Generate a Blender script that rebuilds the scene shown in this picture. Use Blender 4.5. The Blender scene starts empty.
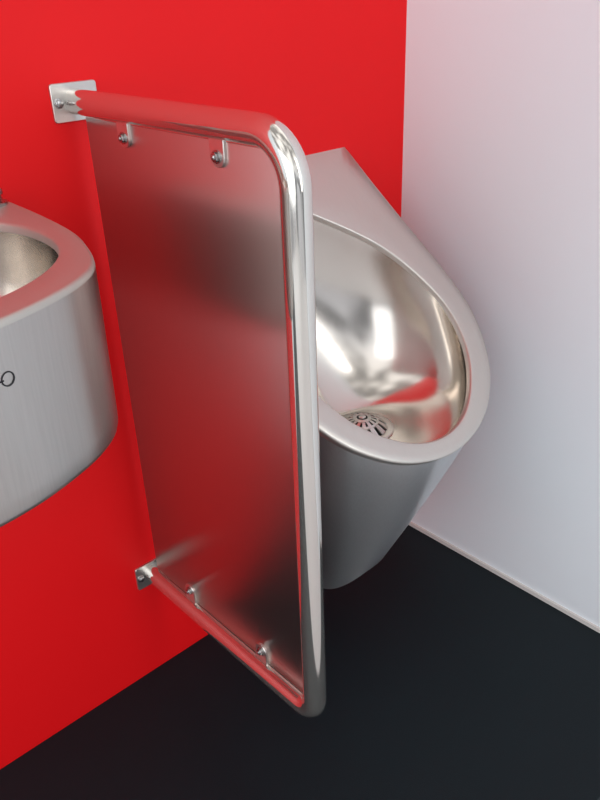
import bpy, bmesh, math
from mathutils import Vector, Matrix
sc=bpy.context.scene
sc.view_settings.view_transform='Standard'
col=sc.collection
TAU=2*math.pi
# ---------------------------------------------------------------- materials
def newmat(name):
    m=bpy.data.materials.new(name);m.use_nodes=True
    nt=m.node_tree;return m,nt,nt.nodes['Principled BSDF']
def steel(name,colr=(.70,.67,.63),rough=.26,scale=(30,30,2.0),bump=.02,var=.12,cvar=.08,aniso=0,arot=0,metal=1,axis='Z'):
    m,nt,b=newmat(name);N=nt.nodes;L=nt.links
    tc=N.new('ShaderNodeTexCoord');mp=N.new('ShaderNodeMapping');mp.inputs['Scale'].default_value=scale
    L.new(tc.outputs['Object'],mp.inputs['Vector'])
    n=N.new('ShaderNodeTexNoise');n.inputs['Scale'].default_value=22;n.inputs['Detail'].default_value=4
    L.new(mp.outputs[0],n.inputs['Vector'])
    mr=N.new('ShaderNodeMapRange');mr.inputs[3].default_value=max(.02,rough-var);mr.inputs[4].default_value=rough+var
    L.new(n.outputs[0],mr.inputs[0]);L.new(mr.outputs[0],b.inputs['Roughness'])
    mx=N.new('ShaderNodeMapRange');mx.inputs[3].default_value=1-cvar;mx.inputs[4].default_value=1+cvar
    L.new(n.outputs[0],mx.inputs[0])
    vm=N.new('ShaderNodeVectorMath');vm.operation='SCALE';vm.inputs[0].default_value=colr
    L.new(mx.outputs[0],vm.inputs['Scale']);L.new(vm.outputs[0],b.inputs['Base Color'])
    b.inputs['Metallic'].default_value=metal
    if aniso:
        b.inputs['Anisotropic'].default_value=aniso;b.inputs['Anisotropic Rotation'].default_value=arot
        tg=N.new('ShaderNodeTangent');tg.direction_type='RADIAL';tg.axis=axis;L.new(tg.outputs[0],b.inputs['Tangent'])
    if bump:
        bp=N.new('ShaderNodeBump');bp.inputs['Strength'].default_value=bump;bp.inputs['Distance'].default_value=.002
        L.new(n.outputs[0],bp.inputs['Height']);L.new(bp.outputs[0],b.inputs['Normal'])
    return m
def paint(name,colr,rough=.5,nscale=6,var=.05,bump=.02,bscale=300,spec=.5):
    m,nt,b=newmat(name);N=nt.nodes;L=nt.links
    tc=N.new('ShaderNodeTexCoord')
    n=N.new('ShaderNodeTexNoise');n.inputs['Scale'].default_value=nscale;n.inputs['Detail'].default_value=3
    L.new(tc.outputs['Object'],n.inputs['Vector'])
    mx=N.new('ShaderNodeMapRange');mx.inputs[3].default_value=1-var;mx.inputs[4].default_value=1+var
    L.new(n.outputs[0],mx.inputs[0])
    vm=N.new('ShaderNodeVectorMath');vm.operation='SCALE';vm.inputs[0].default_value=colr
    L.new(mx.outputs[0],vm.inputs['Scale']);L.new(vm.outputs[0],b.inputs['Base Color'])
    b.inputs['Roughness'].default_value=rough;b.inputs['Specular IOR Level'].default_value=spec
    if bump:
        n2=N.new('ShaderNodeTexNoise');n2.inputs['Scale'].default_value=bscale
        L.new(tc.outputs['Object'],n2.inputs['Vector'])
        bp=N.new('ShaderNodeBump');bp.inputs['Strength'].default_value=bump;bp.inputs['Distance'].default_value=.001
        L.new(n2.outputs[0],bp.inputs['Height']);L.new(bp.outputs[0],b.inputs['Normal'])
    return m
M_body=steel('brushed_steel_body',(.62,.63,.64),.35,(22,22,.8),0,.015,.08,.78,.25,.95)
M_apron=steel('brushed_steel_apron',(.52,.49,.465),.31,(22,22,.8),0,.015,.10,.75,.25,.97)
M_rim=steel('brushed_steel_rim',(.66,.63,.59),.36,(14,3,3),0,.03,.03,0,0,.85)
M_lip=steel('satin_steel_lip',(.54,.52,.48),.45,(14,3,3),0,.03,.03,0,0,.72)
M_bowl=steel('satin_steel_bowl',(.70,.65,.60),.165,(6,6,2),0,.02,.02)
M_panel=steel('brushed_steel_panel',(.57,.435,.41),.295,(3,60,.5),0,.006,.03,.80,0,.98)
M_tube=steel('polished_steel_tube',(.78,.75,.70),.09,(4,4,4),0,.02,.02,0,0,.92)
M_plate=steel('satin_steel_fitting',(.66,.64,.61),.30,(12,12,12),0,.06,.05,0,0,.92)
M_bolt=steel('bolt_steel',(.46,.46,.46),.28,(10,10,10),0,.06,.05)
M_dark=paint('dark_opening',(.02,.019,.018),.6)
M_ink=paint('black_print',(.015,.015,.018),.5)
M_red=paint('red_painted_panel',(.87,.006,.009),.5,2.5,.04,.01,400,.25)
M_white=paint('white_painted_wall',(.83,.90,.95),.7,2.5,.01,0,400,.2)
M_plat=paint('black_board',(.0065,.0125,.0165),.6,8,.12,.2,450,.22)
M_floor=paint('pale_grey_floor',(.60,.60,.61),.5,3,.06,.02,200,.4)
M_trim=paint('white_trim',(.72,.71,.68),.5)
# ---------------------------------------------------------------- helpers
def obj(name,bm,mat,parent=None,smooth=True,auto=None):
    bmesh.ops.recalc_face_normals(bm,faces=bm.faces)
    me=bpy.data.meshes.new(name);bm.to_mesh(me);bm.free();me.materials.append(mat)
    if smooth:
        for p in me.polygons:p.use_smooth=True
        me.set_sharp_from_angle(angle=math.radians(auto or 40))
    o=bpy.data.objects.new(name,me);col.objects.link(o)
    if parent is not None:o.parent=parent
    return o
def root(name,loc,label,cat):
    e=bpy.data.objects.new(name,None);e.empty_display_size=.1;e.location=loc;col.objects.link(e)
    e['label']=label;e['category']=cat;return e
def loft(bm,rings,cap0=False,cap1=False):
    vs=[[bm.verts.new(p) for p in r] for r in rings];n=len(rings[0])
    for a,b in zip(vs[:-1],vs[1:]):
        for i in range(n):
            j=(i+1)%n;bm.faces.new((a[i],a[j],b[j],b[i]))
    if cap0:bm.faces.new(vs[0])
    if cap1:bm.faces.new(vs[-1])
    return vs
def box(bm,lo,hi,bev=0,seg=2):
    r=bmesh.ops.create_cube(bm,size=1);v=r['verts']
    for q in v:
        for k in range(3): q.co[k]=lo[k] if q.co[k]<0 else hi[k]
    if bev:
        es={e for q in v for e in q.link_edges}
        bmesh.ops.bevel(bm,geom=list(es),offset=bev,segments=seg,affect='EDGES',profile=.5)
def sweep(bm,path,r,n=32):
    rings=[];T=[]
    for i in range(len(path)):
        a=path[max(i-1,0)];b=path[min(i+1,len(path)-1)];T.append((b-a).normalized())
    for p,t in zip(path,T):
        u=Vector((1,0,0));u=(u-t*u.dot(t)).normalized();w=t.cross(u)
        rings.append([p+(u*math.cos(TAU*k/n)+w*math.sin(TAU*k/n))*r for k in range(n)])
    loft(bm,rings,True,True)
def lathe(bm,prof,M,n=32):
    rings=[[M@Vector((max(r,1e-5)*math.cos(TAU*k/n),max(r,1e-5)*math.sin(TAU*k/n),z)) for k in range(n)] for r,z in prof]
    loft(bm,rings,True,True)
def aim(loc,axis):
    return Matrix.Translation(loc)@Vector(axis).to_track_quat('Z','Y').to_matrix().to_4x4()
def catmull(P,k=6,point=False):
    out=[]
    for i in range(len(P)-1):
        p0=P[max(i-1,0)];p1=P[i];p2=P[i+1];p3=P[min(i+2,len(P)-1)]
        if i==0:p0=(-p2[0],p2[1])
        for s in range(k):
            t=s/k
            out.append(tuple(.5*(2*p1[c]+(p2[c]-p0[c])*t+(2*p0[c]-5*p1[c]+4*p2[c]-p3[c])*t*t+(3*p1[c]-p0[c]-3*p2[c]+p3[c])*t**3) for c in (0,1)))
    out.append(P[-1]);return out
def closed(half,back):
    h=catmull(half)+back
    return h+[(-x,y) for x,y in reversed(h) if x>1e-6]
def radial(poly,c,th):
    dx,dy=math.sin(th),-math.cos(th);best=None
    n=len(poly)
    for i in range(n):
        ax,ay=poly[i][0]-c[0],poly[i][1]-c[1];bx,by=poly[(i+1)%n][0]-c[0],poly[(i+1)%n][1]-c[1]
        ex,ey=bx-ax,by-ay;den=dx*ey-dy*ex
        if abs(den)<1e-12:continue
        t=(ax*ey-ay*ex)/den;s=(ax*dy-ay*dx)/den
        if t>0 and -1e-9<=s<=1+1e-9 and (best is None or t>best):best=t
    return (c[0]+dx*best,c[1]+dy*best)
YB=.0004
# ---------------------------------------------------------------- room
XC=.58136;GZ=-.14;PY=-.632
def slab(name,lo,hi,mat):
    bm=bmesh.new();box(bm,lo,hi);o=obj(name,bm,mat,smooth=False);o['kind']='structure';return o
slab('wall_back',(-.85,0,GZ),(XC+.05,.05,2.6),M_red)
slab('wall_left',(-3,0,GZ),(-.852,.05,2.6),M_white)
slab('wall_right',(XC,-3.2,GZ),(XC+.05,0,2.6),M_white)
slab('floor',(-3,-3.2,GZ-.05),(XC,0,GZ),M_floor)
slab('trim_1',(XC-.005,PY,0),(XC,0,.008),M_trim)
bm=bmesh.new();box(bm,(-2.4,PY,GZ),(XC,0,0),.0015,2)
o=obj('display_platform',bm,M_plat,smooth=False);o['label']='matt black display platform along the red wall';o['category']='platform'
# ---------------------------------------------------------------- partition
Z1=.899;Z2=.199;W=.3764;R=.0143
part=root('privacy_screen',(0,0,Z2),'brushed steel privacy screen in polished tube frame on red wall','urinal screen')
y0=YB
def arc(cy,cz,r,a0,a1,n=14):
    return [Vector((0,cy+r*math.cos(a0+(a1-a0)*i/n),cz+r*math.sin(a0+(a1-a0)*i/n))) for i in range(n+1)]
rt=.046;rb=.026
path=[Vector((0,y0,Z1)),Vector((0,-.12,Z1)),Vector((0,-.25,Z1))]
path+=arc(-W+rt,Z1-rt,rt,math.pi/2,math.pi)
path+=[Vector((0,-W,.7)),Vector((0,-W,.5)),Vector((0,-W,.35))]
path+=arc(-W+rb,Z2+rb,rb,math.pi,1.5*math.pi)
path+=[Vector((0,-.2,Z2)),Vector((0,y0,Z2))]
bm=bmesh.new();sweep(bm,path,R,48);o=obj('frame_tube',bm,M_tube,part)
bm=bmesh.new();box(bm,(.001,-W+R+.001,Z2+R+.001),(.004,-.018,Z1-.016),.001,2)
o=obj('panel',bm,M_panel,part);o['label']='flat brushed stainless steel sheet'
def bracket(z):
    bm=bmesh.new()
    def rr(hx,hz,r,y):
        out=[]
        for cx,cz,a0 in ((hx-r,hz-r,0),(-hx+r,hz-r,90),(-hx+r,-hz+r,180),(hx-r,-hz+r,270)):
            for k in range(6):
                a=math.radians(a0+90*k/5);out.append((cx+r*math.cos(a),y,z+cz+r*math.sin(a)))
        return out
    loft(bm,[rr(.029,.021,.0035,YB),rr(.029,.021,.0035,-.0028),rr(.0284,.0204,.003,-.0035)],True,True)
    b=obj('mounting_plate',bm,M_plate,part);b['label']='flat rounded-corner steel mounting plate'
    for sx in (-.0215,.0215):
        bm=bmesh.new();lathe(bm,[(.0058,0),(.0058,.0012),(.0046,.0014),(.0046,.0032),(.0034,.0042),(0,.0044)],aim((sx,-.0034,z),(0,-1,0)),24)
        obj('screw',bm,M_bolt,b)
def clip(y,z,up):
    bm=bmesh.new();hw=.0115;pts=[]
    zt=z+(.020 if up else -.024)
    s=1 if up else -1
    pts.append((-hw,zt));pts.append((hw,zt))
    for k in range(13):
        a=math.pi*k/12;pts.append((hw*math.cos(a),z-s*(.0+.9*hw*math.sin(a))))
    XF=-.0026
    A2=[(XF,y+p*.92,z+(q-z)*.95) for p,q in pts]
    A=[(XF+.0007,y+p,q) for p,q in pts];B=[(.0012,y+p,q) for p,q in pts]
    loft(bm,[A2,A,B],True,True)
    b=obj('lug',bm,M_plate,part,auto=35);b['label']='small rounded steel lug'
    bm=bmesh.new()
    lathe(bm,[(.0064,0),(.0064,.0010),(.0050,.0012)],aim((XF,y,z),(-1,0,0)),24)
    lathe(bm,[(.0050,.001),(.0050,.003),(.0044,.0038),(.0026,.004),(.0026,.005),(.0016,.0058),(0,.006)],aim((XF,y,z),(-1,0,0)),24)
    obj('screw',bm,M_bolt,b)
for z in (Z1,Z2): bracket(z)
for y in (-.103,-.270): clip(y,Z1-.030,True)
for y in (-.113,-.275): clip(y,Z2+.034,False)
# ---------------------------------------------------------------- urinal
UX=.280;M=.9;ZT=.783;ZB=.145
ur=root('urinal',(UX,0,ZB),'tapered stainless steel urinal with sloping teardrop rim','urinal')
half=[(0,-.363),(.053,-.357),(.1,-.341),(.142,-.314),(.170,-.283),(.187,-.25),(.193,-.218),(.189,-.17),(.178,-.108),(.170,-.057),(.165,-.012)]
OUT=closed(half,[(.163,0),(.08,0),(0,0)])
C0=(0,-.19)
N=168
TH=[TAU*i/N for i in range(N)]
cth=math.pi-math.atan2(.163,.19)
def snap(TH,cth):
    T=list(TH)
    for target in (cth,TAU-cth):
        i=min(range(len(T)),key=lambda k:abs(T[k]-target));T[i]=target
    return T
TH=snap(TH,cth)
O2=[radial(OUT,C0,t) for t in TH]
ihalf=[(0,-.3445),(.035,-.3405),(.068,-.329),(.100,-.309),(.126,-.284),(.1425,-.255),(.1475,-.225),(.1415,-.195),(.124,-.159),(.100,-.129),(.070,-.104),(.035,-.080),(.010,-.064)]
ell=closed(ihalf,[(0,-.0590)])
I2=[radial(ell,C0,t) for t in TH]
nrm=Vector((0,-M,1)).normalized()
def onp(p,off=0.0):
    return Vector((UX+p[0],p[1],ZT+M*p[1]))+nrm*off
def lerp2(a,b,t):return (a[0]+(b[0]-a[0])*t,a[1]+(b[1]-a[1])*t)
def wallfit(v,p):
    if p[1]>-.003 or v.y>YB:v.y=YB
    return v
def inset(p,d):
    v=Vector((C0[0]-p[0],C0[1]-p[1]));v=v.normalized()*d
    return (p[0]+v.x,p[1] if p[1]>-.002 else p[1]+v.y)
rings=[]
for ins,off in ((.0032,-.014),(.0010,-.011),(.0,-.004),(.0005,-.0013),(.0018,0)):
    rings.append([wallfit(onp(inset(p,ins),off),p) for p in O2])
for f in (.35,.7):
    rings.append([onp(lerp2(inset(a,.002),inset(b,-.003),f),0) for a,b in zip(O2,I2)])
for ins,off in ((-.0022,0),(-.0008,-.0005),(0,-.002),(.001,-.009)):
    rings.append([onp(inset(p,ins),off) for p in I2])
bm=bmesh.new();loft(bm,rings);o=obj('rim',bm,M_rim,ur,auto=60);o['label']='broad satin steel flange around the bowl'
DC=Vector((UX-.016,-.207,.434));DR=.042
def sst(v):
    v=max(0,min(1,v));return v*v*(3-2*v)
rings=[];NS=34
for s in range(NS+1):
    t=s/NS;ring=[]
    for th,p in zip(TH,I2):
        A=onp(inset(p,.001),-.008);h=A.z-DC.z
        D=Vector((math.sin(th),-math.cos(th),0));g=sst((D.y+1)/2)
        P3=DC+D*DR
        P2=DC+Vector((D.x*.108,D.y*(.10-.03*g),-.004+.006*g))
        P1=A+Vector((D.x*.008,.035*g*max(D.y,-.2)+.004*D.y,-(h*h+.0009)**.5*.66))
        ring.append(A*(1-t)**3+P1*3*t*(1-t)**2+P2*3*t*t*(1-t)+P3*t**3)
    rings.append(ring)
bm=bmesh.new();loft(bm,rings)
o=obj('bowl',bm,M_bowl,ur,auto=80);o['label']='smooth polished inner bowl'
base=[(0,-.200),(.042,-.198),(.070,-.186),(.084,-.156),(.089,-.11),(.091,-.06),(.092,-.01)]
BP=closed(base,[(.092,0),(.04,0),(0,0)])
CB=(0,-.09)
B2=[]
cbt=math.pi-math.atan2(.092,.09)
for i,t in enumerate(TH):
    tt=t if t<=math.pi else TAU-t
    u=tt/cth*cbt if tt<=cth else cbt+(tt-cth)/(math.pi-cth)*(math.pi-cbt)
    if t>math.pi:u=TAU-u
    B2.append(radial(BP,CB,u))
rings=[]
NS=22
for s in range(NS+1):
    t=s/NS
    ring=[]
    for a,b in zip(O2,B2):
        A=wallfit(onp(inset(a,.0025),-.012),a);B=Vector((UX+b[0],b[1],ZB+.003))
        k=t**1.10
        v=Vector((A.x+(B.x-A.x)*k,A.y+(B.y-A.y)*k,A.z+(B.z-A.z)*t))
        ring.append(wallfit(v,a))
    rings.append(ring)
for ins,dz in ((.0008,-.002),(.003,-.003)):
    rings.append([Vector((UX+b[0]*(1-ins/.09),YB if b[1]>-.003 else b[1]*(1-ins/.2),ZB+.003+dz)) for b in B2])
bm=bmesh.new();vs=loft(bm,rings,False,True);o=obj('body',bm,M_body,ur,auto=50);o['label']='tapering brushed steel shell'
# strainer
bm=bmesh.new()
lathe(bm,[(DR+.004,0),(DR+.004,.0022),(DR+.001,.0036),(DR-.006,.0030),(DR-.008,.001)],aim(DC+Vector((0,0,-.0005)),(0,0,1)),48)
st=obj('drain_strainer',bm,M_plate,ur);st['label']='domed slotted chrome strainer'
DG=DR-.0055
def dome(r): return .0035+.016*(1-(r/DG)**2)
bm=bmesh.new()
nb=14
def bar(bm,pts,hws,th=.0022):
    rr=[]
    for i,p in enumerate(pts):
        a=pts[max(i-1,0)];b=pts[min(i+1,len(pts)-1)];t=(b-a).normalized();s=t.cross(Vector((0,0,1))).normalized()
        up=s.cross(t);hw=hws[i]
        rr.append([p-s*hw,p+s*hw,p+s*hw-up*th,p-s*hw-up*th])
    loft(bm,rr,True,True)
for k in range(nb):
    a=TAU*k/nb
    rs=(.010,.017,.023,.029,DG)
    pts=[DC+Vector((r*math.cos(a),r*math.sin(a),dome(r))) for r in rs]
    bar(bm,pts,(.0018,.0023,.0030,.0038,.0050))
def ringband(r0,w):
    n=48;rr=[]
    for k in range(n):
        a=TAU*k/n;d=Vector((math.cos(a),math.sin(a),0))
        rr.append([DC+d*(r0+dr)+Vector((0,0,dome(r0+dr)+dz)) for dr,dz in ((-w,.0004),(w,.0004),(w,-.0022),(-w,-.0022))])
    rr.append(rr[0]);loft(bm,rr)
ringband(.0105,.0025);ringband(.0225,.0016)
bmesh.ops.remove_doubles(bm,verts=bm.verts,dist=1e-6)
lathe(bm,[(.0055,-.004),(.0055,.0015),(.004,.0025),(0,.003)],aim(DC+Vector((0,0,dome(0)-.001)),(0,0,1)),20)
obj('grate',bm,M_plate,st,auto=40)
bm=bmesh.new();lathe(bm,[(DR-.005,0),(DR-.005,.002),(0,.002)],aim(DC+Vector((0,0,-.001)),(0,0,1)),40)
obj('drain_hole',bm,M_dark,st)
# ---------------------------------------------------------------- basin
BX=-.333;BZ=.82;BBZ=.667
ba=root('wash_basin',(BX,0,BBZ),'round-fronted brushed stainless steel wash basin on the red wall','basin')
half=[(0,-.392),(.057,-.385),(.111,-.365),(.145,-.343),(.166,-.318),(.183,-.278),(.197,-.226),(.204,-.157),(.207,-.08),(.208,-.01)]
BO=closed(half,[(.208,0),(.1,0),(0,0)])
CC=(0,-.195);cth2=math.pi-math.atan2(.208,.195)
TH2=snap([TAU*i/N for i in range(N)],cth2)
O3=[radial(BO,CC,t) for t in TH2]
def inb(t):
    s,c=math.sin(t),math.cos(t);e=.92
    return (.174*math.copysign(abs(s)**e,s),-.202-.150*math.copysign(abs(c)**e,c))
el=[inb(TAU*i/240) for i in range(240)]
I3=[radial(el,CC,t) for t in TH2]
def ins3(p,d):
    v=Vector((CC[0]-p[0],CC[1]-p[1])).normalized()*d
    return (p[0]+v.x,p[1] if p[1]>-.002 else p[1]+v.y)
def at(p,z):return Vector((BX+p[0],YB if p[1]>-.002 else p[1],z))
rings=[]
for i_,dz in ((.0001,-.0055),(.0004,-.0032),(.0013,-.0014),(.0026,-.0004),(.0042,0)):
    rings.append([at(ins3(p,i_),BZ+dz) for p in O3])
rings.append([at(lerp2(a,b,.5),BZ) for a,b in zip(O3,I3)])
for i_,dz in ((-.003,0),(-.0010,-.0008),(-.0002,-.003),(.0005,-.010)):
    rings.append([at(ins3(p,i_),BZ+dz) for p in I3])
bm=bmesh.new();loft(bm,rings);o=obj('rim',bm,M_lip,ba,auto=60)
rings=[]
D0=Vector((BX,-.2,BZ-.125))
for s in range(21):
    t=s/20;ring=[]
    for th,p in zip(TH2,I3):
        A=at(ins3(p,.0005),BZ-.009);D=Vector((math.sin(th),-math.cos(th),0))
        P1=A+Vector((0,0,-.10));P2=D0+Vector((D.x*.13,D.y*.11,.004));P3=D0+D*.022
        ring.append(A*(1-t)**3+P1*3*t*(1-t)**2+P2*3*t*t*(1-t)+P3*t**3)
    rings.append(ring)
bm=bmesh.new();loft(bm,rings);o=obj('bowl',bm,M_bowl,ba,auto=80)
rings=[]
for i_,z in ((.0001,BZ-.0055),(.0006,BZ-.04),(.0014,BZ-.08),(.0022,BBZ+.02),(.0027,BBZ+.006),(.004,BBZ+.002),(.008,BBZ)):
    rings.append([at(ins3(p,i_),z) for p in O3])
bm=bmesh.new();loft(bm,rings,False,True);o=obj('body',bm,M_apron,ba,auto=50);o['label']='brushed steel cylindrical apron'
bm=bmesh.new();lathe(bm,[(.026,0),(.026,.002),(.022,.003),(.012,.001),(0,.001)],aim(D0,(0,0,1)),32)
o=obj('drain',bm,M_tube,ba)
bm=bmesh.new()
lathe(bm,[(.015,0),(.015,.003),(.010,.005),(.010,.010),(.012,.011),(.012,.015),(.010,.017),(0,.0175)],aim((-.146,-.072,BZ),(0,0,1)),28)
o=obj('tap',bm,M_bolt,ba);o['label']='small steel push-button tap'
def surf_pt(ang,z):
    p=radial(BO,CC,ang);q=radial(BO,CC,ang+.01)
    p=ins3(p,.0007);q=ins3(q,.0007)
    t=Vector((q[0]-p[0],q[1]-p[1],0)).normalized();n=Vector((t.y,-t.x,0))
    if n.dot(Vector((p[0]-CC[0],p[1]-CC[1],0)))<0:n=-n
    return Vector((BX+p[0],p[1],z)),t,n
P,T,Nn=surf_pt(.278,.778)
bm=bmesh.new();n=36;rr=[]
for k in range(n+1):
    a=TAU*k/n
    def q(rx,rz,d):return P+T*(rx*math.cos(a))+Vector((0,0,rz*math.sin(a)))+Nn*d
    rr.append([q(.0054,.0056,-.0003),q(.0054,.0056,.0006),q(.0044,.0046,.0006),q(.0044,.0046,-.0003)])
loft(bm,rr);bmesh.ops.remove_doubles(bm,verts=bm.verts,dist=1e-6)
a=P-T*.0054
vs=[]
for dx,dz in ((-.0035,-.0005),(.0020,-.0005),(.0020,.0005),(-.0035,.0005)):
    vs.append((a+T*dx+Vector((0,0,dz))-Nn*.0003,a+T*dx+Vector((0,0,dz))+Nn*.0006))
loft(bm,[[v[0] for v in vs],[v[1] for v in vs]],True,True)
o=obj('printed_mark',bm,M_ink,ba,smooth=False);o['label']='small black printed letter O'
# meshes are authored in world coordinates: cancel the root offset
for o in list(col.objects):
    if o.type=='MESH' and o.parent is not None:
        o.matrix_parent_inverse=Matrix.Translation(-o.parent.location) if o.parent.type=='EMPTY' else Matrix.Identity(4)
# re-centre brushed shells so the radial brushing tangent runs around each vertical axis
def recentre(o,c):
    c=Vector(c);o.data.transform(Matrix.Translation(-c));o.location=c
for o in col.objects:
    if o.type=='MESH' and o.parent and o.data.materials[0] in (M_body,M_apron):
        recentre(o,(o.parent.location.x,-.10,0))
    if o.type=='MESH' and o.name.startswith('panel'):
        recentre(o,(3.0,-.19,0))
bpy.context.view_layer.update()
# ---------------------------------------------------------------- light
w=bpy.data.worlds.new('World');sc.world=w;w.use_nodes=True
nt=w.node_tree;Nn_=nt.nodes;L=nt.links;bg=Nn_['Background']
tc=Nn_.new('ShaderNodeTexCoord');sx=Nn_.new('ShaderNodeSeparateXYZ');L.new(tc.outputs['Generated'],sx.inputs[0])
mr=Nn_.new('ShaderNodeMapRange');mr.inputs[1].default_value=-1;mr.inputs[2].default_value=1;L.new(sx.outputs[2],mr.inputs[0])
cr=Nn_.new('ShaderNodeValToRGB');L.new(mr.outputs[0],cr.inputs[0])
e=cr.color_ramp.elements
e[0].position=.30;e[0].color=(.34,.34,.36,1);e[1].position=1;e[1].color=(.92,.90,.87,1)
x=e.new(.46);x.color=(.44,.46,.50,1);x=e.new(.60);x.color=(.72,.75,.80,1);x=e.new(.78);x.color=(.88,.88,.88,1)
nz=Nn_.new('ShaderNodeTexNoise');nz.inputs['Scale'].default_value=2.8;nz.inputs['Detail'].default_value=1;L.new(tc.outputs['Generated'],nz.inputs['Vector'])
m2=Nn_.new('ShaderNodeMapRange');m2.inputs[1].default_value=.40;m2.inputs[2].default_value=.60;m2.inputs[3].default_value=.38;m2.inputs[4].default_value=1.45;L.new(nz.outputs[0],m2.inputs[0])
vm=Nn_.new('ShaderNodeVectorMath');vm.operation='SCALE';L.new(cr.outputs[0],vm.inputs[0]);L.new(m2.outputs[0],vm.inputs['Scale'])
L.new(vm.outputs[0],bg.inputs[0]);bg.inputs[1].default_value=1.07
def area(name,loc,tgt,size,en,c):
    l=bpy.data.lights.new(name,'AREA');l.shape='RECTANGLE';l.size=size[0];l.size_y=size[1];l.energy=en;l.color=c
    o=bpy.data.objects.new(name,l);col.objects.link(o);o.location=loc
    o.rotation_euler=(Vector(tgt)-Vector(loc)).to_track_quat('-Z','Y').to_euler();return o
area('window_light',(.1,-3.1,1.6),(.3,0,.6),(.40,2.4),12,(1,.985,.97))
area('side_light',(-2.8,-1.6,1.3),(.5,-.3,.6),(2.8,2.4),38,(.95,.98,1))
# ---------------------------------------------------------------- camera
cam=bpy.data.cameras.new('Camera');co=bpy.data.objects.new('Camera',cam);col.objects.link(co);sc.camera=co
Rm=[[0.7356319180797677,-0.6763357391847916,-0.035341150145573444],[-0.34527993834854886,-0.32961708928437,-0.8787326938426798],[0.5826450508468294,0.6586795824625667,-0.475991140546098]]
r,d,f=[Vector(v) for v in Rm]
co.matrix_world=Matrix((( r.x,-d.x,-f.x,-.44365),(r.y,-d.y,-f.y,-.87239),(r.z,-d.z,-f.z,1.00904),(0,0,0,1)))
cam.sensor_fit='VERTICAL';cam.sensor_height=36;cam.lens=36*769.07/800;cam.clip_start=.01
